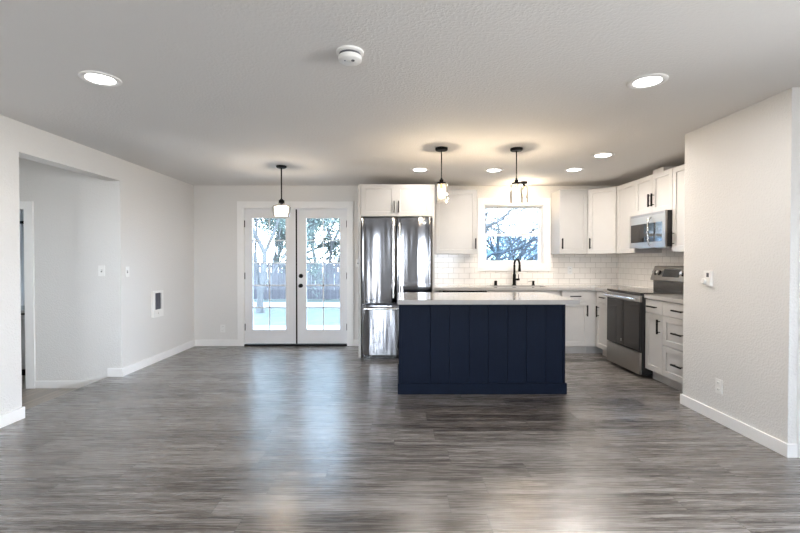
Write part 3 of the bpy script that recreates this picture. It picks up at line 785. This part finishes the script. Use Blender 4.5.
# smoke detector
t = thing('smoke_detector', 'round white smoke detector on the ceiling', 'smoke detector', (-.255, 2.345, H))
obj('mounting_base', lathe(BM(), [(.073, 0), (.073, -.010), (.068, -.014), (.050, -.015), (0, -.015)], seg=40), plate_m, t, smooth=True)
obj('vent_ring', lathe(BM(), [(.058, -.014), (.058, -.029), (0, -.030)], seg=40), grille_m, t, smooth=True)
cv = obj('cover', lathe(BM(), [(.062, -.027), (.063, -.034), (.061, -.048), (.053, -.054), (0, -.056)], seg=40), plate_m, t, smooth=True)
obj('test_button', lathe(BM(), [(.009, -.054), (.009, -.0585), (0, -.059)], (.018, -.022, 0), 16), grille_m, cv)
obj('indicator_light', lathe(BM(), [(.004, -.054), (.004, -.057), (0, -.0571)], (-.025, -.020, 0), 10), grille_m, cv)

# ---------------------------------------------------------------- plates on walls
def plate(name, label, cat, loc, rotz, kind, w=.072, h=.116):
    """local -y faces the room"""
    t = thing(name, label, cat, loc, rotz)
    obj('cover_plate', box(BM(), -w/2, w/2, -.006, 0, -h/2, h/2, .003), plate_m, t)
    if kind == 'outlet':
        for s in (-1, 1):
            k = obj('receptacle', box(BM(), -.017, .017, -.0085, -.005, s*.026-.014, s*.026+.014, .002), plate_m, t)
            bm = BM()
            for x in (-.007, .007): box(bm, x-.0015, x+.0015, -.0092, -.0080, s*.026-.004, s*.026+.007)
            obj('slot', bm, dark_m, k)
    else:
        k = obj('toggle', box(BM(), -.005, .005, -.018, -.005, -.004, .014, .001), plate_m, t)
        obj('toggle_slot', box(BM(), -.008, .008, -.0068, -.0055, -.015, .015), grille_m, t)
    return t
plate('light_switch', 'white light switch on the left wall beside the hall opening', 'light switch', (XL, 4.905, 1.155), PI/2, 'switch')
plate('light_switch', 'white light switch on the grey hall wall', 'light switch', (-3.255, YO1, 1.168), 0, 'switch')
plate('light_switch', 'white light switch between the french doors and fridge panel', 'light switch', (-.595, YB, 1.244), 0, 'switch')
plate('wall_outlet', 'white outlet low on the wall left of the french doors', 'outlet', (-2.62, YB, .262), 0, 'outlet')
plate('wall_outlet', 'white outlet on the tiled backsplash right of the window', 'outlet', (2.585, YB-.009, 1.135), 0, 'outlet')
plate('wall_outlet', 'white outlet low on the right stub wall below the thermostat', 'outlet', (XS, 3.41, .285), -PI/2, 'outlet')
t = thing('thermostat', 'small white thermostat on the right stub wall', 'thermostat', (XS, 3.53, 1.135), -PI/2)
obj('thermostat_body', box(BM(), -.040, .040, -.022, 0, -.062, .062, .004), plate_m, t)
obj('display', box(BM(), -.004, .022, -.0235, -.021, .012, .046), grille_m, t)
obj('dial', lathe(BM(), [(.024, -.020), (.024, -.036), (.020, -.040), (0, -.0405)], (-.028, 0, -.022), 24, 'y'), plate_m, t, smooth=True)
# wall heater
t = thing('wall_heater', 'white wall heater with dark grille on the left wall', 'heater', (XL, 5.495, .735), PI/2)
bm = BM(); wall_with_holes(bm, 'x', -.115, .115, -.028, 0, -.165, .165, [(-.072, .072, -.070, .138)])
obj('frame', bm, plate_m, t)
obj('heater_body', box(BM(), -.072, .072, -.012, -.001, -.070, .138), grille_m, t)
bm = BM()
for k in range(13): box(bm, -.072, .072, -.024, -.012, -.064+k*.0155, -.060+k*.0155)
for x in (-.036, 0, .036): box(bm, x-.002, x+.002, -.025, -.012, -.070, .138)
obj('grille', bm, mat('grey_louver', (.12, .12, .14), .4), t)
obj('thermostat_knob', lathe(BM(), [(.013, -.028), (.012, -.040), (0, -.041)], (.0, 0, -.115), 20, 'y'), plate_m, t, smooth=True)

# ---------------------------------------------------------------- beyond the hall doorway
t = thing('bathroom_vanity', 'pale grey vanity seen through the hall doorway', 'vanity', (-4.72, 5.25, HF))
vm = add_tint(mat('grey_vanity_paint', (.42, .43, .44), .5), (.40, .41, .42), (.44, .45, .46), 6)
obj('cabinet_body', box(BM(), -.45, .45, .02, .52, .09, .75), vm, t)
obj('toe_kick', box(BM(), -.43, .43, .08, .52, 0, .09), dark_m, t)
for x0, x1 in ((-.448, -.002), (.002, .448)):
    d = obj('door', shaker_front(BM(), x0, x1, .10, .71, .020), vm, t)
    obj('handle', pull((x1-.04 if x0 < -.1 else x0+.04), .6, 0, .12), black_m, d)
obj('vanity_top', box(BM(), -.47, .47, -.01, .54, .775, .81, .003), quartz_m, t)
obj('shadow_gap_strip', box(BM(), -.45, .45, .01, .52, .75, .775), dark_m, t)  # black box stands in for the shadow under the vanity top
o = obj('wall_rail', box(BM(), -5.29, -3.5, 6.05, 6.08, 1.79, 1.83, .004), black_m); o['label'] = 'black rail high up, seen through the hall doorway'; o['category'] = 'rail'

# ---------------------------------------------------------------- outdoors
grass_m = add_tint(mat('winter_lawn', (.30, .36, .26), .9), (.045, .055, .04), (.085, .09, .072), 3, detail=8)
conc_m = add_tint(mat('pale_concrete', (.62, .62, .62), .8), (.30, .30, .29), (.38, .38, .37), 3)
fence_m = add_tint(mat('weathered_fence_wood', (.40, .37, .38), .8), (.075, .068, .072), (.12, .11, .115), 2, (4, 4, .6))
fence_d = add_tint(mat('dark_fence_wood', (.26, .24, .26), .8), (.05, .045, .05), (.075, .068, .076), 2, (4, 4, .6))  # darker wood for lower boards, rails and posts
bark_m = add_tint(mat('grey_bark', (.25, .23, .22), .9), (.07, .065, .062), (.12, .115, .112), 6, (1, 1, .4))
leaf_m = add_tint(mat('dull_green_leaves', (.10, .16, .10), .7), (.06, .085, .065), (.13, .16, .13), 1.5)
G0 = -.36
struct('ground', box(BM(), -40, 40, -40, 60, G0-.3, G0), grass_m)
struct('ground_patio', box(BM(), -12, 12, YB+.16, 9.55, G0, -.15), conc_m)
struct('ground_path', box(BM(), -40, 40, 15.1, 16.9, G0, G0+.012), conc_m)
t = thing('wooden_fence', 'weathered vertical board fence across the back garden', 'fence', (0, 18.2, G0))
rnd = random.Random(4)
bm = BM(); x = -16
while x < 16:
    wv = .138; h = 1.54 + rnd.uniform(-.015, .015)
    box(bm, x, x+wv, 0, .02, .42, h); x += wv + .014 + (.012 if rnd.random() < .2 else 0)
obj('upper_boards', bm, fence_m, t)
bm = BM(); x = -16
while x < 16:
    box(bm, x, x+.14, -.015, .02, .03, .42); x += .150
obj('lower_boards', bm, fence_d, t)
bm = BM()
for z in (.5, 1.35): box(bm, -16, 16, .02, .06, z, z+.09)
obj('rail', bm, fence_d, t)
for k in range(13):
    obj('fence_post', box(BM(), -16+k*2.6, -15.9+k*2.6, .03, .13, 0, 1.50), fence_d, t)
obj('cap_rail', box(BM(), -16, 16, -.03, .07, 1.555, 1.58), fence_m, t) if False else None

def tree(name, label, loc, trunks, seed, depth, leaves, leaf_size, droop=0., first=.8, spread=.5, shrink=.74, sidebias=None, nleafdepth=2, ratio=(.76, .62)):
    rnd = random.Random(seed)
    t = thing(name, label, 'tree', loc, 0)
    bm = BM(); lf = []
    def grow(p, d, L, r, k):
        n = 3; pts = [p]; q = p.copy(); dd = d.copy()
        for i in range(n):
            dd = (dd + Vector((rnd.uniform(-.18, .18), rnd.uniform(-.18, .18), rnd.uniform(-.1, .12)-droop*(depth-k)*.05))).normalized()
            q = q + dd*(L/n); pts.append(q.copy())
        tube(bm, pts, [r*(1-.3*i/n) for i in range(n+1)], 6 if k > depth-2 else 4 if k > 1 else 3, False)
        if k <= nleafdepth:
            for pp in pts[1:]: lf.append((pp, dd))
        if k == 0: return
        nb = rnd.choice((2, 3, 3)) if k < depth else rnd.choice((3, 4))
        for i in range(nb):
            a = rnd.uniform(0, 2*PI); s = rnd.uniform(spread*.6, spread*1.5)
            side = dd.cross(Vector((math.cos(a), math.sin(a), .3)))
            if side.length < .01: side = Vector((1, 0, 0))
            nd = (dd + side.normalized()*s + (sidebias or Vector((0, 0, 0)))).normalized()
            st = pts[-1] if i == 0 else pts[rnd.choice((1, 2, 3))]
            grow(st.copy(), nd, L*rnd.uniform(shrink-.08, shrink+.08), r*ratio[0 if i == 0 else 1], k-1)
    for (ox_, oy_), d, L, r in trunks:
        grow(Vector((ox_, oy_, 0)), Vector(d).normalized(), L, r, depth)
    obj('branches', bm, bark_m, t)
    if leaves:
        b2 = BM()
        for i in range(leaves):
            p_, d_ = rnd.choice(lf)
            p_ = p_ + Vector((rnd.gauss(0, .16), rnd.gauss(0, .16), rnd.gauss(0, .16)))
            a = Vector((rnd.uniform(-1, 1), rnd.uniform(-1, 1), rnd.uniform(-1, 1))).normalized(); c = a.orthogonal().normalized()
            s = leaf_size*rnd.uniform(.6, 1.3)
            vs = [b2.verts.new(p_+v) for v in (a*s, c*s*.5, -a*s, -c*s*.5)]
            b2.faces.new(vs)
        obj('leaves', b2, leaf_m, t, kind='stuff')
    return t
tree('garden_tree', 'leaning garden tree on the lawn, seen through the left french door', (-4.35, 13.6, G0), [((0, 0), (.18, .05, 1), 1.9, .10), ((.12, .05), (-.25, .05, 1), 1.8,   .06)], 3, 7, 22000, .04, first=.8)
tree('garden_tree', 'many-stemmed tree behind the fence, seen through the right french door', (-3.2, 20.0, G0), [((0, 0), (-.30, 0, 1), 2.4, .11), ((.15, .05), (.12, .1, 1), 2.4, .10), ((.3, 0), (.45, 0, 1), 2.3, .09), ((-.1, .1), (-.7, .1, 1), 2.2, .07)], 8, 7, 30000, .06)
tree('garden_tree', 'leafy tree behind the fence, seen through the right half of the left french door', (-6.3, 22.5, G0), [((0, 0), (.1, 0, 1), 2.6, .16), ((0, 0), (.5, 0, 1), 2.2, .1)], 21, 7, 16000, .06)
tree('garden_tree', 'bare spreading tree outside the kitchen window', (1.0, 10.4, -.3), [((0, 0), (.1, 0, 1), 1.7, .075), ((0, .1), (.5, .1, 1), 1.7, .06), ((.2, 0), (.75, 0, .8), 1.6, .055)], 12, 7, 250, .02, ratio=(.70, .56), sidebias=Vector((.10, 0, 0)))
tree('garden_tree', 'dense twiggy tree farther off beyond the kitchen window', (5.6, 22.5, G0), [((0, 0), (-.1, 0, 1), 1.8, .12), ((0, 0), (.5, 0, 1), 1.7, .1), ((0, 0), (-.6, 0, 1), 1.7, .1)], 31, 6, 700, .045, ratio=(.70, .56))

# clipped evergreen belt behind the fence, right of the house
def hedge(label, x0, x1, y, h, n, seed):
    rnd = random.Random(seed); b2 = BM()
    for i in range(n):
        x = rnd.uniform(x0, x1); top = h*(.86+.14*math.sin(x*1.7+seed)+.06*math.sin(x*5.1))
        u = rnd.random()**.8; z = top*u
        p_ = Vector((x, rnd.gauss(0, .45), z)); a = Vector((rnd.uniform(-1, 1), rnd.uniform(-1, 1), rnd.uniform(-1, 1))).normalized(); c = a.orthogonal().normalized(); s_ = rnd.uniform(.05, .12)
        b2.faces.new([b2.verts.new(p_+v) for v in (a*s_, c*s_*.6, -a*s_, -c*s_*.6)])
    o = obj('evergreen_hedge', b2, hedge_m, None, (0, y, G0)); o['label'] = label; o['category'] = 'hedge'; return o
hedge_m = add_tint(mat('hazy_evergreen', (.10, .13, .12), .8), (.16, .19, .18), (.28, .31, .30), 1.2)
hedge('hazy blue-green hedge beyond the kitchen window', 3, 14, 27, 3.2, 14000, 2)
